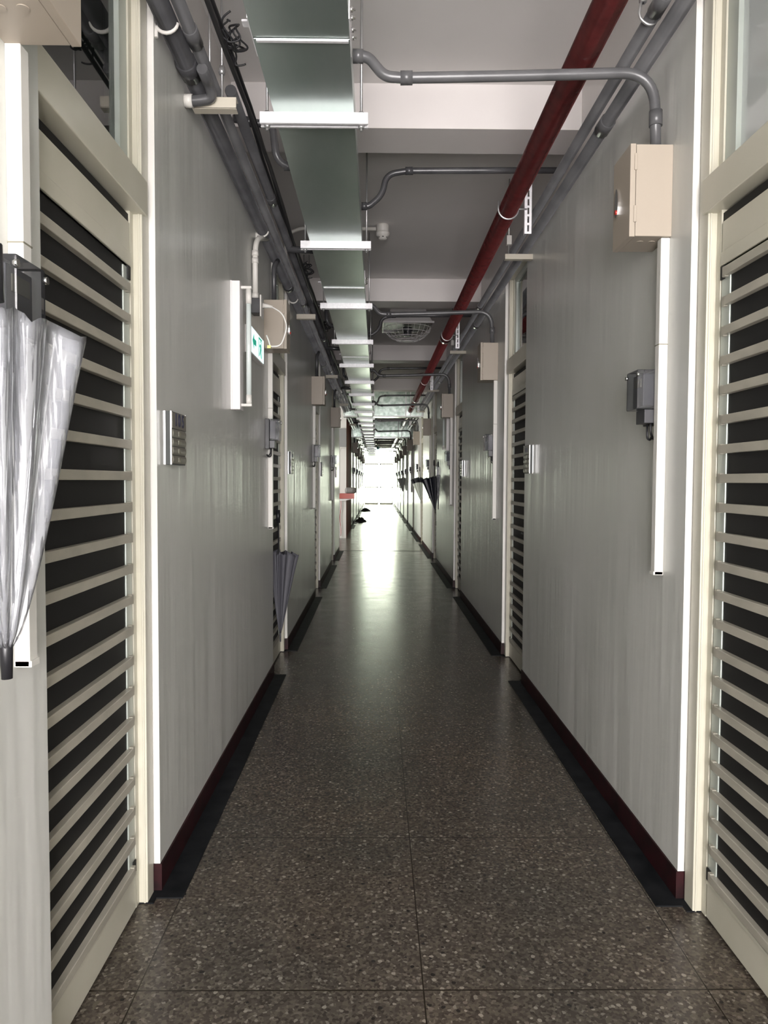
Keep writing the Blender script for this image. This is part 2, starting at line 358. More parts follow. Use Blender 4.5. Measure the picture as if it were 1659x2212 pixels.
# ------------------------------------------------------------------ doors
def make_door(side, n, pitch, z0, nsl, pale=False):
    """local frame: x=0 wall face, +x*side outward; y from opening start"""
    s = side
    d = bpy.data.objects.new('door_%d' % n, None); C.objects.link(d); struct(d)
    f = MB(); y1 = OW
    f.box(s*.048, s*.10, 0, .06, .004, ZTOP); f.box(s*.018, s*.10, y1-.075, y1-.012, .004, ZTOP); f.box(s*.024, s*.030, y1-.079, y1-.075, .004, ZTOP)
    f.box(s*.045, s*.10, y1-.105, y1-.075, .004, ZTOP)           # stop of the frame
    f.box(s*.035, s*.10, y1-.012, y1, .004, ZTOP)
    f.box(s*.012, s*.10, 0, y1-.012, ZTOP-.05, ZTOP)
    f.build('door_frame', CREAM, d, .002)
    MB().box(s*.050, s*.09, .07, y1-.10, .004, 2.15).build('seal', RUBBER, d)
    MB().box(s*.006, s*.10, .0, y1-.055, 2.16, 2.265).build('transom_bar', CREAM, d, .003)
    tw = MB(); tw.box(s*.05, s*.09, y1-.17, y1-.106, 2.265, ZTOP-.05); tw.box(s*.05, s*.09, .07, .12, 2.265, ZTOP-.05)
    tw.box(s*.05, s*.09, .12, y1-.17, 2.265, 2.30); tw.box(s*.05, s*.09, .12, y1-.17, ZTOP-.09, ZTOP-.05)
    two = tw.build('transom_window', ALU, d)
    MB().box(s*.065, s*.071, .12, y1-.17, 2.30, ZTOP-.09).build('glass', PALE_PANE if pale else TGLASS, two)
    lf = MB()
    lf.box(s*.046, s*.085, y1-.165, y1-.112, .135, 1.985); lf.box(s*.050, s*.085, .062, .085, .135, 1.985)
    leaf = lf.build('door_leaf', ALU, d, .002)
    rl = MB(); rl.box(s*.042, s*.085, .062, y1-.118, .012, .122); rl.box(s*.038, s*.085, .062, y1-.118, .118, .128)
    rl.build('bottom_rail', CREAM, leaf, .002); rl = MB(); rl.box(s*.042, s*.085, .062, y1-.118, 1.99, 2.12); rl.box(s*.038, s*.085, .062, y1-.118, 1.99, 2.03)
    rl.build('top_rail', CREAM, leaf, .002)
    for z0_, z1_ in ((1.950, 1.989), (.129, .165)): MB().box(s*.041, s*.060, y1-.135, y1-.113, z0_, z1_).build('corner_block', RUBBER, leaf)
    MB().box(s*.070, s*.080, .085, y1-.16, .12, 2.0).build('mesh_screen', SCREEN, leaf)
    sl = MB()
    for k in range(nsl):
        z = z0+pitch*k
        sl.box(s*.032, s*.060, .068, y1-.155, z-.013, z+.013); sl.box(s*.034, s*.060, y1-.155, y1-.138, z-.015, z+.015)
    sl.build('louvre_slat', SLAT, leaf, .002)
    h = MB(); h.tube(fillet([(s*.068, .20, .985), (s*.045, .20, .985), (s*.045, .30, .985), (s*.068, .30, .985)], .012), .008, 8)
    h.build('handle', METERM, leaf)
    return d
dl = make_door(-1, 1, .0935, .145, 20); dl.location = (XL, LOP[0], 0)
n = 2
for y in LOP[1:]:
    c = copy_tree(dl, (XL, y, 0)); c.name = 'door_%d' % n; n += 1
dr = make_door(1, n, .0865, .15, 22); dr.location = (XR, ROP[1], 0); n += 1
for y in ROP[2:]:
    c = copy_tree(dr, (XR, y, 0)); c.name = 'door_%d' % n; n += 1
dp = make_door(1, n, .0865, .15, 22, True); dp.location = (XR, ROP[0], 0)

# ------------------------------------------------------------------ cable trunking down the middle
t = thing('cable_trunking', 'long green-grey metal cable trunking hanging under the corridor ceiling', 'cable tray', (-.237, 0, 2.71))
tj = 2.345
js = [tj-2.94*k for k in (2, 1)] + [tj+2.94*k for k in range(13)]
edges = [YB+.3]+js+[40.4]
for a, b in zip(edges[:-1], edges[1:]):
    MB().box(-.149, .149, a+.004, b-.004, 0, .10).build('section', TRAY, t, .002)
for y in js:
    j = MB(); j.box(-.14, .145, y+.003, y+.014, -.006, .0); j.box(-.152, -.149, y-.1, y+.1, .0, .09); j.box(.149, .152, y-.1, y+.1, 0, .09); j.box(-.175, -.15, y-.05, y-.02, .02, .026)
    jo = j.build('joint', BRK, t)
    for dy in (-.07, -.03, .03, .07):
        if y < 12: MB().lathe((.152, y+dy, .045), [(.008, 0), (.008, .008), (.004, .009), (.004, .016)], 8, 'x').build('bolt', CHROME, jo)
# hangers
def make_hanger(top, label):
    h = thing('trunking_hanger', label, 'hanger', (0, 0, 0), 'channel hangers under the cable trunking')
    c = MB(); c.box(-.2, .2, 0, .003, -.041, 0); c.box(-.2, .2, .003, .041, -.003, 0); c.box(-.2, .2, .003, .012, -.041, -.038)
    c.box(-.2, .2, .030, .041, -.041, -.038); c.box(-.2, .2, .038, .041, -.041, 0)
    c.build('channel', BRK, h)
    for x in (-.175, .175):
        MB().tube([(x, .02, -.06), (x, .02, top)], .0048, 8).build('threaded_rod', STEEL, h)
        for z in (-.05, .0): MB().lathe((x, .02, z), [(.011, 0), (.011, .009)], 6).build('nut', STEEL, h)
    return h
HL = '%s galvanised channel hanger from the camera, under the ceiling cable trunking'
hA = make_hanger(ZC-2.71, HL % 'first'); hB = None; y = 2.80; i = 0
beamy = [.19]+[3.63+3.43*k for k in range(11)]
while y < 40:
    inb = any(b-.02 < y+.02 < b+.29 for b in beamy)
    if inb and hB is None:
        hB = make_hanger(ZB-2.71, HL % ORD[i]); hB.location = (-.237, y, 2.71)
    else:
        src = hB if inb else hA
        if i == 0: hA.location = (-.237, y, 2.71)
        else: copy_tree(src, (-.237, y, 2.71), HL % ORD[i])
    y += 1.475; i += 1

# ------------------------------------------------------------------ red pipe
t = thing('sprinkler_pipe', 'long dark red painted pipe running under the ceiling on the right', 'pipe', (.705, 0, 2.815))
MB().tube([(0, YB+.3, 0), (0, 40.6, 0)], .05, 24).build('pipe', RED, t)
for y in (1.3, 7.6, 13.4, 19.5, 25.5, 31.5): MB().tube([(0, y, 0), (0, y+.11, 0)], .057, 20).build('coupling', RED, t)
def pclamp(k, y):
    p = thing('pipe_clamp', '%s slotted steel angle and strap from the camera, holding the red pipe' % ORD[k], 'bracket', (.705, y, 2.815), 'red pipe clamps')
    pts = [(math.cos(a)*.054, 0, math.sin(a)*.054) for a in [PI*1.0+PI*j/12 for j in range(13)]]
    m = MB().tube([(-.054, 0, .04)]+pts+[(.10, 0, -.0)], .005, 8); m.build('strap', STEEL, p)
    a = MB(); a.box(.088, .090, -.0, .032, -.13, ZC-2.815); x0, x1 = .090, .126
    z = -.13
    while z < ZC-2.815-.03:
        a.box(x0, x1, 0, .003, z, z+.012); a.box(x0, x0+.013, 0, .003, z+.012, z+.046); a.box(x1-.013, x1, 0, .003, z+.012, z+.046); z += .046
    a.build('slotted_angle', BRK, p)
for k, y in enumerate([4.05+3.47*j for j in range(10)]): pclamp(k, y)

# ------------------------------------------------------------------ conduits
def conduit(label, pts, r, m, fr=.08, couplers=(), name='conduit', cat='conduit', group=None, cm=None):
    o = MB().tube(fillet(pts, fr), r, 14)
    for a, b in couplers: o.tube([a, b], r*1.22, 14)
    ob = o.build(name, m, None, origin=pts[0]); return tag(ob, label, cat, group)
Y0 = YB+.3
def run(label, x, z, r, m, couple=(), y0=Y0, y1=40.5, name='conduit'):
    o = MB().tube([(x, y0, z), (x, y1, z)], r, 16)
    for y in couple: o.tube([(x, y, z), (x, y+.09, z)], r*1.16, 16)
    return tag(o.build(name, m, None, origin=(x, y0, z)), label, 'conduit')
cl = [3.05+3.9*k for k in range(9)]
run('thin grey conduit beside the red pipe, nearer the corridor centre of the right pair', .872, 2.83, .022, PIPE, [2.3+4*k for k in range(9)])
run('thicker grey conduit running high against the right wall', .932, 2.81, .027, PIPE, cl)
run('small dark cable conduit between the pair high on the right wall', .902, 2.856, .011, CABLE)
run('thick dark grey conduit running high against the left wall', -.664, 2.79, .032, PIPED, [2.62, 5.55, 9.2, 13.0, 18, 23, 28, 33])
run('slim dark grey conduit second out from the left wall, under the ceiling', -.607, 2.80, .021, PIPE, [2.45, 6.1, 9.8, 14, 19, 24, 29, 34])
run('dark flat cable conduit third out from the left wall, under the ceiling', -.555, 2.815, .022, PIPED, [3.9, 7.7, 11.5, 16, 21], y0=2.86)
# bundle of black cables
def cable_path(x, z, amp, ph, y0=Y0, y1=40, st=.5):
    p = []; y = y0
    while y < y1: p.append((x+amp*math.sin(y*2.1+ph), y, z+amp*.8*math.cos(y*1.7+ph))); y += st
    return p
for q, (x, z, lb) in enumerate(((-.520, 2.83, 'black cable draped along the left pipe bundle, lowest of three'), (-.527, 2.862, 'black cable draped along the left pipe bundle, middle of three'), (-.542, 2.885, 'black cable draped along the left pipe bundle, topmost of three'))):
    tag(MB().tube(cable_path(x, z, .009, q*1.3), .007 if q else .009, 7).build('cable', CABLE), lb, 'cable')
# loose tangle of wires by the left bundle
for q, (y, lb) in enumerate(((2.55, 'black wire tangle on the left pipe bundle above the cream bracket'), (5.35, 'dark wire tangle on the left bundle beside the horizontal conduit'), (7.3, 'dark wire tangle on the left bundle beyond the second cream bracket'))):
    m = MB()
    for j in range(5):
        pts = []; cx, cz = -.50+random.uniform(-.01, .02), 2.87
        for a in range(44):
            th = a/43*2*PI*1.2+j; pts.append((cx+.022*math.cos(th)+.01*math.sin(3*th+j), y+a*.004+.03*math.sin(th+j), cz+.035*math.sin(th)))
        m.tube(pts, .0035, 6)
    tag(m.build('wire_tangle', CABLE), lb, 'wires')
# saddle strap and wall elbow by the first left bracket
tag(MB().tube(fillet([(-.607, 2.62, 2.765), (-.607, 2.72, 2.765), (-.60, 2.76, 2.735), (-.66, 2.76, 2.725), (XL+.002, 2.76, 2.725)], .03), .019, 14).build('wall_elbow', PIPE),
    'short grey pipe elbow turning into the left wall at the nearest cream bracket', 'pipe elbow')
tag(MB().tube([(XL+.001, 2.76, 2.725), (XL+.03, 2.76, 2.725)], .023, 14).build('wall_socket', PIPEW), 'white pipe socket where the elbow enters the left wall', 'pipe fitting')
for k, y in enumerate((2.40, 4.35, 5.95)):
    s = MB(); pts = [(-.667+.036*math.cos(a), y, 2.79+.036*math.sin(a)) for a in [PI*1.05+PI*.9*j/8 for j in range(9)]]
    s.tube([(XL+.004, y, 2.74), (XL+.004, y, 2.76)]+pts, .006, 8)
    tag(s.build('pipe_strap', PIPEW), '%s white strap from the camera, round the thick left wall conduit' % ORD[k], 'strap', 'white straps on the left conduit')

# bracket units
def lbracket(k, y, lab):
    p = thing('pipe_bracket', lab, 'bracket', (-.62, y, 2.75), 'cream brackets under the left pipes')
    m = MB(); m.box(-.06, .10, 0, .004, -.04, -.0); m.box(-.06, .10, .004, .04, -.004, 0); m.box(-.06, .10, 0, .04, -.042, -.038)
    m.build('channel', TAUPE, p)
    for x in (.0, .045):
        MB().tube([(x, .02, -.0), (x, .02, ZC-2.75)], .0045, 8).build('threaded_rod', STEEL, p)
    MB().lathe((.045, .02, .09), [(.010, 0), (.014, .01), (.010, .03)], 8).build('clevis', STEEL, p)
    return p
for k, y in enumerate((2.78, 6.32, 9.93, 13.6, 18.4, 22.0, 25.6, 29.2, 32.8, 36.4)):
    lbracket(k, y, '%s cream channel bracket from the camera, under the left pipe bundle' % ORD[k])
def rbracket(k, y):
    p = thing('pipe_bracket', '%s cream channel bracket from the camera, under the right pipe pair' % ORD[k], 'bracket', (.88, y, 2.78), 'cream brackets under the right pipes')
    m = MB(); m.box(-.075, .10, 0, .004, -.03, 0); m.box(-.075, .10, .004, .04, -.004, 0); m.box(-.075, .10, 0, .04, -.032, -.03)
    m.build('channel', TAUPE, p)
    MB().tube([(-.05, .02, -.0), (-.05, .02, ZC-2.78)], .0045, 8).build('threaded_rod', STEEL, p)
    MB().box(-.065, -.035, .0, .03, .06, .115).build('beam_clip', PIPEW, p)
for k, y in enumerate((1.25, 4.72, 8.2, 11.7, 15.2, 18.7, 22.2, 25.7, 29.2, 32.7, 36.2)): rbracket(k, y)
p = thing('pipe_hanger', 'twin rod hanger holding the thin right conduit near the camera', 'hanger', (.868, 2.42, 2.83))
for x in (-.025, .03): MB().tube([(x, 0, .045 if x < 0 else .0), (x, 0, ZC-2.83)], .0048, 8).build('threaded_rod', STEEL, p)
MB().tube(fillet([(-.03, 0, .05), (-.038, 0, .0), (0, 0, -.028), (.03, 0, .0)], .02), .005, 8).build('clevis', STEEL, p)
MB().lathe((-.025, 0, .045), [(.011, 0), (.014, .008), (.011, .02)], 8).build('nut', STEEL, p)

TR, TL = -.085, -.388      # trunking sides
# conduits from trunking to the right enclosures
RB = [2.495, 6.03, 9.57, 13.35, 16.85, 20.35, 23.85, 27.35, 30.85, 34.35]
CPL = 'grey conduit bending from the trunking down into the %s cream box on the right wall'
for k, y in enumerate(RB):
    yy = y+.05
    P = [(TR, yy, 2.77), (TR+.05, yy, 2.77), (.02, yy, 2.705), (.075, yy, 2.70), (.5, yy, 2.712), (.93, yy, 2.728), (.94, yy, 2.468)]
    o = MB().tube(fillet(P, .115, 9), .0175, 14)
    for a, b in (((TR, yy, 2.77), (TR+.035, yy, 2.77)), ((.075, yy, 2.700), (.115, yy, 2.701)), ((.937, yy, 2.60), (.938, yy, 2.55))): o.tube([a, b], .022, 14)
    tag(o.build('conduit', PIPE), CPL % ORD[k], 'conduit', 'conduits to the right wall boxes')
# conduits from trunking up over the red pipe to the right wall
for k, y in enumerate([3.96+3.43*j for j in range(10)]):
    z1 = 2.975
    o = MB().tube(fillet([(TR, y, 2.79), (TR+.04, y, 2.79), (TR+.11, y, 2.85), (TR+.13, y, z1-.02), (TR+.24, y, z1), (.5, y, z1+.005), (XR-.005, y, z1+.01)], .06, 7), .016, 12)
    o.tube([(TR, y, 2.79), (TR+.03, y, 2.79)], .02, 12); o.tube([(TR+.23, y, z1-.001), (TR+.27, y, z1)], .02, 12)
    tag(o.build('conduit', PIPED), '%s dark conduit from the camera crossing above the red pipe to the right wall' % ORD[k], 'conduit', 'conduits crossing above the red pipe')
# S bends and straights from trunking to the left bundle
for k, y in enumerate([3.38+3.45*j for j in range(10)]):
    o = MB().tube(fillet([(-.64, y-.04, 2.94), (-.54, y, 2.94), (-.47, y, 2.93), (-.455, y, 2.80), (-.43, y+.02, 2.77), (TL, y+.03, 2.765)], .07, 8), .0165, 12)
    o.tube([(-.555, y-.004, 2.94), (-.59, y-.018, 2.94)], .021, 12); o.tube([(TL-.035, y+.03, 2.766), (TL, y+.03, 2.765)], .02, 12)
    tag(o.build('conduit', PIPED), '%s S-bent dark conduit from the camera joining the trunking to the left bundle' % ORD[k], 'conduit', 'S-bent conduits on the left')
for k, y in enumerate([4.70+3.45*j for j in range(10)]):
    tag(MB().tube([(-.60, y, 2.845), (-.56, y, 2.79), (TL, y, 2.785)][1:], .021, 14).build('conduit', PIPED), '%s straight dark conduit from the camera between trunking and left bundle' % ORD[k], 'conduit', 'straight conduits on the left')
# smoke detector and its conduit
t = thing('smoke_detector', 'white smoke detector on a round base under the ceiling', 'smoke detector', (.04, 5.6, ZC))
MB().lathe((0, 0, 0), [(.044, 0), (.046, -.004), (.046, -.05), (.04, -.054)], 24).build('mounting_box', PIPEW, t)
MB().lathe((0, 0, -.054), [(.05, 0), (.052, -.008), (.048, -.026), (.034, -.034), (.03, -.048), (.014, -.055)], 24).build('sensor_head', PVCW, t)
vs = MB()
for a in range(6):
    th = a*PI/3-.5; vs.box(.028*math.cos(th)-.006, .028*math.cos(th)+.006, .030*math.sin(th)-.006, .030*math.sin(th)+.006, -.096, -.09)
vs.build('vent', BLACK, t)
conduit('off-white ceiling conduit leading to the smoke detector behind the trunking', [(XL+.02, 5.6, 2.93), (XL+.02, 5.6, 3.17), (-.58, 5.6, 3.222), (-.01, 5.6, 3.222)], .0135, PIPEW, .09)
# thin raceway in the left ceiling corner
tag(MB().box(-.665, -.65, Y0, 3.62, 3.238, ZC).box(-.668, -.645, 3.595, 3.63, 3.222, ZC).box(-.665, -.65, 3.618, 3.63, 3.04, 3.24).build('ceiling_raceway', BEAM), 'thin painted raceway along the left ceiling edge down the first beam', 'raceway')
# sagging brown cable
t = tag(MB().tube([(-.08+.74*k/12, 10.42, 2.86-.045*math.sin(PI*k/12)) for k in range(13)], .005, 6).build('sagging_cable', mat('brown_cable', (.10, .06, .05), .5)), 'brown cable sagging from the trunking to the red pipe', 'cable')

# ------------------------------------------------------------------ wall enclosures with raceway and meter
def make_box(s, lab):
    t = thing('distribution_box', lab, 'electrical box', (0, 0, 0), 'cream distribution boxes')
    dy = .172
    MB().box(0, -s*.122, 0, dy, 0, .30).build('body', BOXM, t, .0015)
    lid = MB().box(-s*.1235, -s*.142, -.001, dy+.001, -.002, .302).build('lid', BOXM, t, .0015)
    for z in (.045, .215):
        MB().box(-s*.119, -s*.129, -.005, .001, z, z+.055).build('hinge', BOXM, t, .002)
    pts = [(.018*math.cos(a), .05*math.sin(a)*(1.0)) for a in [2*PI*k/20 for k in range(20)]]
    MB().poly(pts, lambda a, b: (-s*.142, dy*.72+a, .15+b), lambda a, b: (-s*.148, dy*.72+a, .15+b)).build('latch_plate', CHROME, lid)
    MB().lathe((-s*.150, dy*.72, .12), [(.008, -.002), (.008, .004)], 12, 'x').build('indicator', mat('red_lamp', (.35, .03, .02), .3) if 'red_lamp' not in bpy.data.materials else bpy.data.materials['red_lamp'], lid)
    for x, y in ((.045, .06), (.085, .06)):
        MB().lathe((-s*x, y, -.0015), [(.011, 0), (.011, .002)], 16).build('knockout', BOXM, t)
    return t
def make_raceway(s, lab):
    t = thing('wall_raceway', lab, 'raceway', (0, 0, 0), 'white vertical raceways')
    MB().box(0, -s*.030, 0, .034, 0, 1.135).build('cover', PVCW, t, .002)
    MB().box(0, -s*.0335, .0, .035, 0, .012).build('end_cap', PVCW, t, .001)
    MB().box(-s*.0, -s*.031, -.001, .036, .78, .783).build('joint', PLATE2, t)
    return t
def make_meter(s, lab):
    t = thing('energy_meter', lab, 'meter', (0, 0, 0), 'clear-fronted meters')
    MB().box(0, -s*.026, 0, .115, -.035, .155).build('back_plate', BLACK, t, .002)
    MB().box(-s*.026, -s*.066, .008, .107, .028, .140).build('mechanism', METERM, t, .003)
    cv = MB().box(-s*.0265, -s*.088, .002, .113, .018, .153).build('clear_cover', CLEARP, t, .004)
    MB().box(-s*.0265, -s*.060, .006, .09, -.030, .017).build('terminal_cover', METERM, t, .002)
    f = MB(); f.box(-s*.0665, -s*.069, .025, .09, .095, .125); f.build('display', PLATE2, t)
    for y in (.0, .113): MB().lathe((-s*.088, y, .135), [(.007, -.004), (.007, .004)], 12, 'x').build('seal_screw', CHROME, t)
    for j, y in enumerate((.03, .06)):
        MB().tube(fillet([(-s*.03, y, -.03), (-s*.03, y, -.06-.02*j), (-s*.012, y+.02, -.085), (-s*.002, y+.03, -.07)], .03), .004, 8).build('lead', CABLE, t)
    return t
RS = ['nearest', 'second nearest', 'third nearest', 'fourth nearest', 'fifth nearest', 'sixth nearest', 'seventh nearest', 'eighth nearest', 'ninth nearest', 'tenth nearest', 'eleventh nearest']
LB = [1.27, 4.655, 8.04, 11.43, 22.0, 25.4, 28.9, 32.4, 35.9]
def units(s, ys, ry, my, word):
    b0 = r0 = m0 = None
    for k, y in enumerate(ys):
        x = W[s]; lb = '%s cream electrical box high on the %s wall' % (RS[k], word); lr = '%s white vertical raceway below the cream box on the %s wall' % (RS[k], word); lm = '%s small black meter with clear cover on the %s wall' % (RS[k], word)
        if b0 is None:
            b0 = make_box(s, lb); b0.location = (x, y, 2.168); r0 = make_raceway(s, lr); r0.location = (x, y+ry, 1.032)
            m0 = make_meter(s, lm); m0.location = (x, y+my, 1.582)
            b0.name = 'distribution_box'
        else:
            copy_tree(b0, (x, y, 2.168), lb); copy_tree(r0, (x, y+ry, 1.032), lr); copy_tree(m0, (x, y+my, 1.582), lm)
    return r0, m0
units(1, RB, .012, .045, 'right')
rl0, ml0 = units(-1, LB, .165, .04, 'left')
rl0.scale.z = 1.045; rl0.location.z = .983; ml0.location.y = 1.285
for k, y in enumerate(LB[1:]):
    conduit('%s short conduit from the camera rising out of the left wall box' % ORD[k], [(-.655, y+.105, 2.468), (-.655, y+.105, 2.70), (-.64, y+.17, 2.755)], .0165, PIPED, .05, [((-.655, y+.105, 2.47), (-.655, y+.105, 2.49))], group='conduits above the left boxes')
# second slim white raceway left of the near left box edge
tag(MB().tube([(-.685, 4.88, 2.29), (-.685, 4.88, 2.76)], .006, 8).build('riser_cable', PIPEW), 'thin pale cable rising behind the second left box', 'cable')

# ------------------------------------------------------------------ room number plates
def text_mesh(body, size, name, m, parent, mtx):
    cu = bpy.data.curves.new(name, 'FONT'); cu.body = body; cu.size = size; cu.extrude = .0006; cu.align_x = 'CENTER'; cu.align_y = 'CENTER'; cu.offset = .0012
    tmp = bpy.data.objects.new(name+'_c', cu); C.objects.link(tmp); dg = bpy.context.evaluated_depsgraph_get(); dg.update()
    me = bpy.data.meshes.new_from_object(tmp.evaluated_get(dg)); me.transform(mtx); bpy.data.objects.remove(tmp)
    me.materials.clear(); me.materials.append(m); o = bpy.data.objects.new(name, me); C.objects.link(o); o.parent = parent; return o
def plate(s, y, lab, num=None, slips=False):
    t = thing('room_number_plate', lab, 'room sign', (W[s], y, 1.40), 'room number plates')
    d = .020; wy = .185; hz = .178
    MB().box(0, -s*d, 0, wy, 0, hz).build('back_box', PLATEG, t, .001)
    e_ = MB(); e_.box(-s*(d-.002), -s*(d+.003), -.001, .003, 0, hz); e_.box(-s*.0, -s*.003, -.002, .001, 0, hz); e_.box(-s*(d-.002), -s*(d+.003), wy-.003, wy+.001, .12, hz)
    e_.build('chrome_edge', CHROME, t)
    MB().box(-s*d, -s*(d+.004), .004, wy-.004, .122, hz-.003).build('number_panel', PLATE, t)
    for k in range(4):
        z = .004+k*.0295
        r_ = MB(); n_ = 8
        pr = [(d + .002+.004*math.sin(PI*j/n_), z+.027*j/n_) for j in range(n_+1)]
        r_.poly([(d, z)]+pr+[(d, z+.027)], lambda a, b: (-s*a, .012, b), lambda a, b: (-s*a, wy-.008, b))
        ro = r_.build('name_slot', PALEG if slips else PLATE, t)
        sm = MB(); sm.box(-s*(d+.0055), -s*(d+.0068), .075, .10, z+.006, z+.021); sm.build('slot_window', PLATE2, ro)
    if num:
        mt = Matrix(((0, 0, -s, -s*(d+.0045)), (-s, 0, 0, wy*.5), (0, 1, 0, .149), (0, 0, 0, 1)))
        mt = Matrix(((0, 0, 1, -s*(d+.0045)), (1, 0, 0, wy*.5), (0, 1, 0, .149), (0, 0, 0, 1)))
        text_mesh('1', .06, 'digit', NAVY, t, Matrix.Translation((0, -.042, 0)) @ mt); text_mesh('0', .06, 'digit', NAVY, t, mt); text_mesh('5', .06, 'digit', NAVY, t, Matrix.Translation((0, .046, 0)) @ mt)
    else:
        g = MB()
        for j in range(3): g.box(-s*(d+.004), -s*(d+.0048), .05+j*.035, .062+j*.035, .135, .163)
        g.build('digit', NAVY, t)
    return t
plate(-1, 2.475, 'grey room number plate reading 105 on the left wall', '105')
for k, y in enumerate((5.93, 9.30, 12.6)): plate(-1, y, '%s room number plate on the left wall, beyond plate 105' % ORD[k], None, True)
for k, y in enumerate((4.64, 8.27, 11.8)): plate(1, y, '%s room number plate from the camera, on the right wall beside a door' % ORD[k], None, k > 0)

# ------------------------------------------------------------------ fluorescent tubes standing on the walls
def fixture(s, y, z0, lab, L_=.615):
    t = thing('tube_light', lab, 'light fixture', (W[s], y, z0))
    MB().box(0, -s*.044, 0, .09, 0, L_).build('housing', FIX, t, .002)
    MB().box(0, -s*.006, -.006, 0, .0, L_).build('back_flange', FIX, t)
    x = -s*.078
    MB().tube([(x, .05, .055), (x, .05, L_-.055)], .0125, 18).build('tube', TUBE, t)
    for z in (.018, L_-.018-.012):
        MB().box(-s*.040, -s*.094, .034, .066, z, z+.014).build('lamp_holder', PVCW, t, .003)
    for a, b in ((.03, .075), (L_-.10, L_-.03)): MB().tube([(x, .05, a), (x, .05, b)], .0140, 18).build('end_cap', PVCW, t)
    return t
fixture(-1, 3.60, 1.69, 'unlit fluorescent tube light mounted upright on the left wall')
fixture(1, 9.95, 1.75, 'unlit fluorescent tube light mounted upright on the right wall', .52)

# ------------------------------------------------------------------ exit sign
t = thing('exit_sign', 'glowing green and white exit sign on the left wall', 'exit sign', (XL, 3.98, 2.03))
MB().box(0, .030, 0, .46, 0, .148).build('housing', FIX, t, .002)
face = MB().box(.0305, .033, .008, .452, .008, .140).build('lit_face', EXITW, t)
g = MB(); fx = lambda a, b: (.0331, a, b); fy = lambda a, b: (.0341, a, b)
g.poly([(.05, .074), (.10, .115), (.10, .09), (.17, .09), (.17, .058), (.10, .058), (.10, .033)], fx, fy)
g.box(.0331, .0341, .26, .27, .02, .13); g.box(.0331, .0341, .26, .37, .12, .13); g.box(.0331, .0341, .36, .37, .02, .13)
g.poly([(.30, .095), (.33, .10), (.345, .07), (.33, .05), (.35, .025), (.34, .02), (.318, .05), (.30, .03), (.285, .03), (.305, .06), (.31, .08), (.29, .075), (.285, .085)], fx, fy)
g.poly([(.325+.009*math.cos(a), .112+.009*math.sin(a)) for a in [k*PI/5 for k in range(10)]], fx, fy)
g.build('running_figure', EXITG, face)
# junction box, pipe, plug and lead for the sign
t = thing('socket_outlet', 'junction box with socket plate on the left wall beside the exit sign', 'socket', (XL, 4.18, 2.28))
MB().box(0, .05, 0, .085, 0, .085).build('box', PIPED, t, .004)
MB().box(.05, .058, -.008, .093, -.02, .10).build('cover_plate', PVCW, t, .002)
o = MB().tube(fillet([(XL+.02, 4.205, 2.36), (XL+.02, 4.205, 2.70), (XL+.05, 4.45, 2.775)], .11, 9), .0155, 14)
for z in (2.365, 2.56, 2.60): o.tube([(XL+.02, 4.205, z), (XL+.02, 4.205, z+.03)], .019, 14)
tag(o.build('conduit', PIPEW), 'off-white conduit rising from the socket to the left pipes', 'conduit')
t = thing('power_lead', 'white power lead with plug looping down to the exit sign', 'cable', (XL+.06, 4.22, 2.33))
MB().tube([(0, 0, 0), (.03, 0, -.003), (.055, 0, -.008)], [.016, .011, .006], 10).build('plug', PIPEW, t)
MB().tube(fillet([(.05, 0, -.007), (.11, -.0, -.04), (.135, 0, -.11), (.125, 0, -.16), (.10, -.0, -.225), (.04, 0, -.228), (.035, 0, -.20), (.02, 0, -.165)], .04, 6), .0036, 8).build('lead', WIREW, t)
MB().box(.025, .045, -.008, .008, -.238, -.222).build('connector', YEL, t)

# ------------------------------------------------------------------ ceiling fan box
t = thing('ceiling_fan', 'square white ceiling fan unit with round grille', 'fan', (.345, 8.5, ZC))
def frust(m, a0, a1, z0, z1):
    b = len(m.v)
    for a, z in ((a0, z0), (a1, z1)): m.v += [(-a, -a, z), (a, -a, z), (a, a, z), (-a, a, z)]
    m.quad((b, b+1, b+2, b+3)); m.quad((b+7, b+6, b+5, b+4))
    for i_ in range(4): j_ = (i_+1) % 4; m.quad((b+i_, b+j_, b+4+j_, b+4+i_))
hm = MB(); frust(hm, .20, .205, 0, -.04); frust(hm, .205, .27, -.04, -.145); hm.build('hood', FANM, t, .004)
MB().box(-.285, .285, -.285, -.272, -.165, -.145).box(-.285, .285, .272, .285, -.165, -.145).box(-.285, -.272, -.272, .272, -.165, -.145).box(.272, .285, -.272, .272, -.165, -.145).build('rim', FANM, t)
MB().box(-.27, .27, -.27, .27, -.150, -.146).build('recess_shade', BLACK, t)  # flat black plate, stands in for the shaded hollow above the grille
g = MB()
for rr, zz in ((.07, -.315), (.13, -.305), (.19, -.275), (.24, -.225), (.265, -.17)):
    g.tube([(rr*math.cos(a), rr*math.sin(a), zz) for a in [2*PI*k/28 for k in range(29)]], .0035, 6, False)
for k in range(24):
    a = 2*PI*k/24; g.tube([(rr*math.cos(a), rr*math.sin(a), zz) for rr, zz in ((.05, -.315), (.13, -.305), (.19, -.275), (.24, -.225), (.27, -.155))], .002, 5, False)
g.lathe((0, 0, -.32), [(.05, 0), (.052, .006)], 20); g.build('grille', FANM, t)
b = MB()
for k in range(3):
    a = 2*PI*k/3; ca, sa = math.cos(a), math.sin(a)
    q = [(.04, -.05), (.2, -.075), (.21, .05), (.04, .03)]
    b.poly([(ca*u-sa*v_, sa*u+ca*v_) for u, v_ in q], lambda u, v_: (u, v_, -.225+(u*.1)), lambda u, v_: (u, v_, -.222+(u*.1)))
b.lathe((0, 0, -.26), [(.045, 0), (.05, .1)], 20); b.build('blade', PIPED, t)
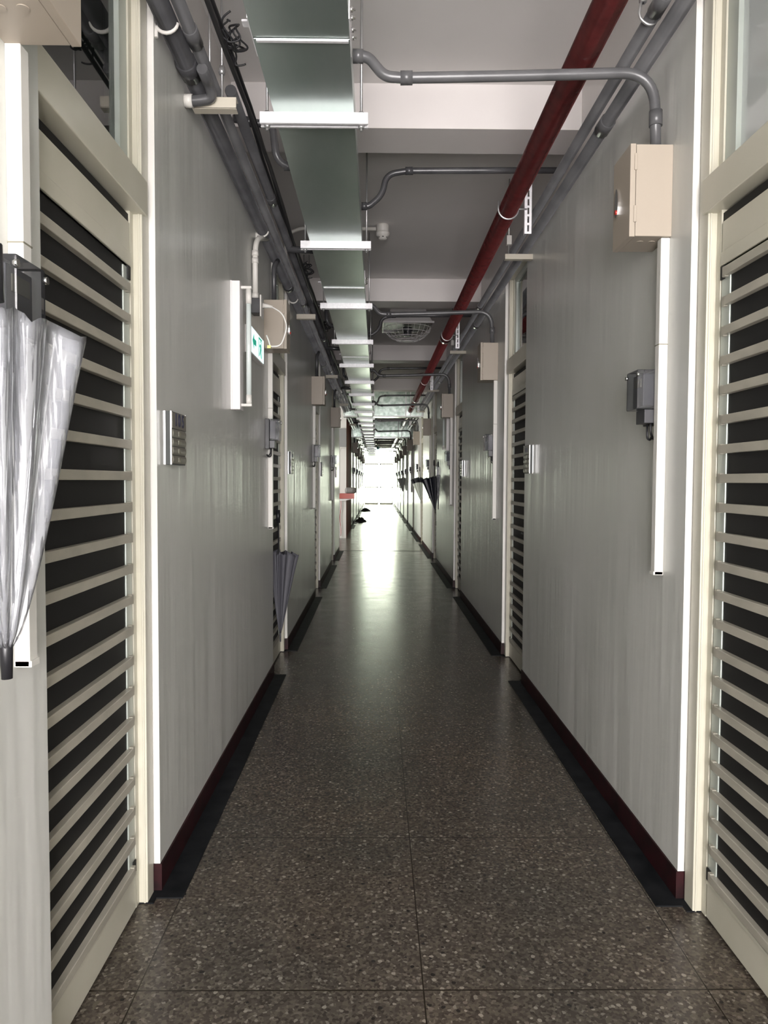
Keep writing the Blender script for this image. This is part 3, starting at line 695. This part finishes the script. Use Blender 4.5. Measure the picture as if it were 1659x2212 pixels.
MB().box(-.205, -.14, -.2125, -.2085, -.07, -.04).build('switch_label', METERM, t)

# ------------------------------------------------------------------ crossing ducts
def duct(y, zb, zt, lab, d=.35):
    t = thing('air_duct', lab, 'duct', (0, y, 0))
    MB().box(XL+.001, -.40, 0, d, zb, zt).build('panel', DUCTM, t); MB().box(-.40, -.075, 0, d, 2.815, zt).build('panel', DUCTM, t)
    MB().box(-.075, XR-.001, 0, d, zb, zt).build('panel', DUCTM, t)
    f = MB()
    for x in (XL+.02, -.425, -.075, .60, .70, XR-.03): f.box(x, x+.022, -.02, 0, zb, zt)
    f.box(XL, -.40, -.022, 0, zb-.004, zb+.02); f.box(-.075, XR, -.022, 0, zb-.004, zb+.02)
    f.build('flange', BRK, t)
duct(15.6, 2.69, 3.249, 'galvanised duct crossing the corridor, the nearer of the two')
duct(20.9, 2.56, 3.05, 'galvanised duct crossing the corridor, the farther of the two')

# ------------------------------------------------------------------ side hall things
t = thing('wall_counter', 'red-edged counter with grey stone top at the brick corner', 'counter', (XL, 17.0, .93))
MB().box(-.14, .20, .0, .28, 0, .12).build('red_edge', REDT, t)
pts = [(-.02, .0), (.20, .0), (.235, .06), (.245, .14), (.235, .22), (.20, .28), (-.02, .28)]
MB().poly(pts, lambda a, b: (a, b, .121), lambda a, b: (a, b, .255)).build('stone_top', GREY, t, .045)
m = MB(); m.poly([(-.14, -.002), (.16, -.002), (-.02, -.05), (-.14, -.05)], lambda a, b: (a, .02, b), lambda a, b: (a, .26, b)); m.build('bracket', FIX, t)
t = thing('grey_panel_box', 'grey electrical panel on the white wall end by the side hall', 'electrical box', (XL-.145, 17.16, 2.13))
MB().box(0, .15, 0, .135, 0, .42).build('body', mat('grey_panel', (.28, .28, .28), .4), t, .003)
MB().tube(fillet([(.12, .06, 0), (.12, .06, -.03), (.02, .06, -.03), (.005, .06, -.12)], .03), .008, 8).build('lead', PIPEW, t)
tag(MB().tube([(XL-.13+.012*math.sin(k*.9), 17.28, .93-.88*k/10) for k in range(11)], .006, 6).build('red_wire', WIRER), 'thin red wire hanging down the white wall end below the counter', 'wire')

# dark mats far ahead
def floor_mat(loc, sx, sy, lab):
    t = thing('doormat', lab, 'doormat', loc)
    m = MB(); nx, ny = 14, 8; b = len(m.v); rnd = random.Random(int(loc[1]))
    H_ = [[.02+.13*max(0, math.sin(i/nx*PI)*math.sin(j/ny*PI))*rnd.uniform(.3, 1.3) for i in range(nx+1)] for j in range(ny+1)]
    for top in (1, 0):
        for j in range(ny+1):
            for i in range(nx+1): m.v.append(((i/nx-.5)*sx, (j/ny-.5)*sy, H_[j][i] if top else .001))
    N_ = (nx+1)*(ny+1)
    for j in range(ny):
        for i in range(nx):
            a = j*(nx+1)+i; m.quad((b+a, b+a+1, b+a+nx+2, b+a+nx+1), True); m.quad((b+N_+a+nx+1, b+N_+a+nx+2, b+N_+a+1, b+N_+a))
    for j in range(ny):
        for i in (0, nx): a = j*(nx+1)+i; m.quad((b+a, b+a+nx+1, b+N_+a+nx+1, b+N_+a))
    for i in range(nx):
        for j in (0, ny): a = j*(nx+1)+i; m.quad((b+a, b+a+1, b+N_+a+1, b+N_+a))
    m.build('mat_cloth', MATD, t)
floor_mat((-.50, 24.3, 0), .37, .6, 'dark crumpled doormat by the left wall, the nearer of two')
floor_mat((-.46, 32.5, 0), .44, .6, 'dark crumpled doormat on the left, farther toward the bright end')
t = thing('hanging_sign', 'small cyan sign hanging from the ceiling near the bright far end', 'sign', (.07, 36, 2.86))
MB().box(-.07, .07, 0, .03, 0, .12).build('sign_face', CYAN, t); MB().tube([(0, .015, .12), (0, .015, ZC-2.86)], .005, 6).build('rod', STEEL, t)

# ------------------------------------------------------------------ umbrellas (hung by the handle, point down)
def umbrella(lab, tip, top, ctop, r0, mats_, flare=(0, 0), folds=8, handle='hook', tipm=BLACK, band=None, seed=1, shaft=STEEL, hr=.045, gap=.12, power=.85, tipr=.005):
    """tip: lowest point, top: end of the shaft; ctop: height along axis (0..1) of hem"""
    rnd = random.Random(seed); t = thing('umbrella', lab, 'umbrella', tip)
    T = Vector(top)-Vector(tip); Lg = T.length; ax = T.normalized()
    ex = (Vector((0, 1, 0))-ax*ax.y).normalized(); ey = ax.cross(ex)
    n_ = folds*8; nz = 22; m = MB(); fl = Vector((flare[0], flare[1], 0))
    hs = [gap*Lg*.6 + (ctop*Lg-gap*Lg*.6)*k/nz for k in range(nz+1)]
    ph = [rnd.uniform(-.25, .25) for _ in range(folds)]; am = [rnd.uniform(.55, 1.15) for _ in range(folds)]
    for k, h in enumerate(hs):
        u = k/nz
        for j in range(n_):
            a = 2*PI*j/n_; f = (j/8.0); i0 = int(f) % folds; w_ = math.sin(PI*(f-int(f)))
            rr = .006 + r0*(u**power)*(.38+.62*w_*am[i0])
            off = fl*(u**1.1)*((.3+.7*max(0, math.cos(a-math.atan2(fl.dot(ey), fl.dot(ex))))) if fl.length else 0)
            aa = a + .5*u*math.sin(a*2+seed)*.3 + ph[i0]*w_*u
            hh = h - .45*off.length*1.0 - (.035*Lg*w_*u**6) + (.02*Lg*rnd.uniform(-1, 1) if k == nz and j % 8 == 4 else 0)
            p_ = ax*hh + (ex*math.cos(aa)+ey*math.sin(aa))*rr + off
            m.v.append(tuple(p_))
    for k in range(nz):
        for j in range(n_):
            a = k*n_+j; b_ = k*n_+(j+1) % n_; m.quad((a, b_, b_+n_, a+n_), True, 1 if (band and k/nz > band) else 0)
    cn = m.build('canopy', mats_, t); sd = cn.modifiers.new('thick', 'SOLIDIFY'); sd.thickness = .0012
    rb = MB()
    for i_ in range(folds):
        col = [Vector(m.v[k*n_+i_*8]) for k in range(0, nz+1, 3)]; col.append(col[-1]+ax*.015)
        rb.tube([c-ax*0 for c in col], .0016, 6)
    rb.build('rib', shaft, cn)
    MB().tube([(0, 0, 0), tuple(ax*(.07*Lg)), tuple(ax*(gap*Lg))], [tipr, tipr*1.2, tipr*1.3], 12).build('tip', tipm, t)
    MB().tube([tuple(ax*(gap*Lg*.9)), tuple(ax*Lg)], .005, 8).build('shaft', shaft, t)
    hm_ = MB(); e2 = ax*Lg
    if handle == 'hook':
        hk = [e2-ax*.02, e2+ax*.03]+[e2+ax*.03+ex*(hr-hr*math.cos(a))*1.0+ax*hr*math.sin(a) for a in [PI*q/10 for q in range(11)]]+[e2+ex*2*hr]
        hm_.tube([tuple(p) for p in hk], .009, 10)
    else: hm_.tube([tuple(e2-ax*.03), tuple(e2+ax*.06)], .014, 12)
    hm_.build('handle', BLACK, t)
    return t
umbrella('clear plastic umbrella hanging point down on the near left wall', (-.590, 1.18, 1.03), (-.605, 1.19, 1.66), .955, .088, [CLEARU], (.03, .07), 8, 'straight', BLACK, seed=3, gap=.12, power=.6, tipr=.0085)
umbrella('charcoal grey umbrella hanging on the second left door', (-.678, 5.24, .20), (-.688, 5.20, 1.08), .76, .085, [GUMB], (.055, .03), 8, 'straight', GUMB, seed=5, shaft=BLACK)
umbrella('black umbrella half open with hooked handle on the right wall', (.905, 11.35, .85), (.895, 11.45, 1.60), .78, .11, [BUMB], (-.11, 0), 8, 'hook', BLACK, seed=8, shaft=BLACK)
umbrella('clear umbrella with dark shaft beside the black umbrella', (.935, 11.15, .92), (.935, 11.2, 1.58), .8, .035, [CLEARU], (0, 0), 6, 'hook', BLACK, seed=9, shaft=BLACK, hr=.03)
umbrella('white umbrella with black hem band on the right wall', (.89, 14.75, .90), (.875, 14.9, 1.56), .80, .10, [WUMB, BUMB], (-.10, 0), 8, 'hook', BLACK, band=.74, seed=12, shaft=BLACK)
umbrella('white translucent umbrella farthest away on the right wall', (.93, 26.0, .90), (.93, 26.1, 1.60), .82, .10, [WUMB], (-.10, 0), 8, 'hook', BLACK, seed=14, shaft=BLACK)
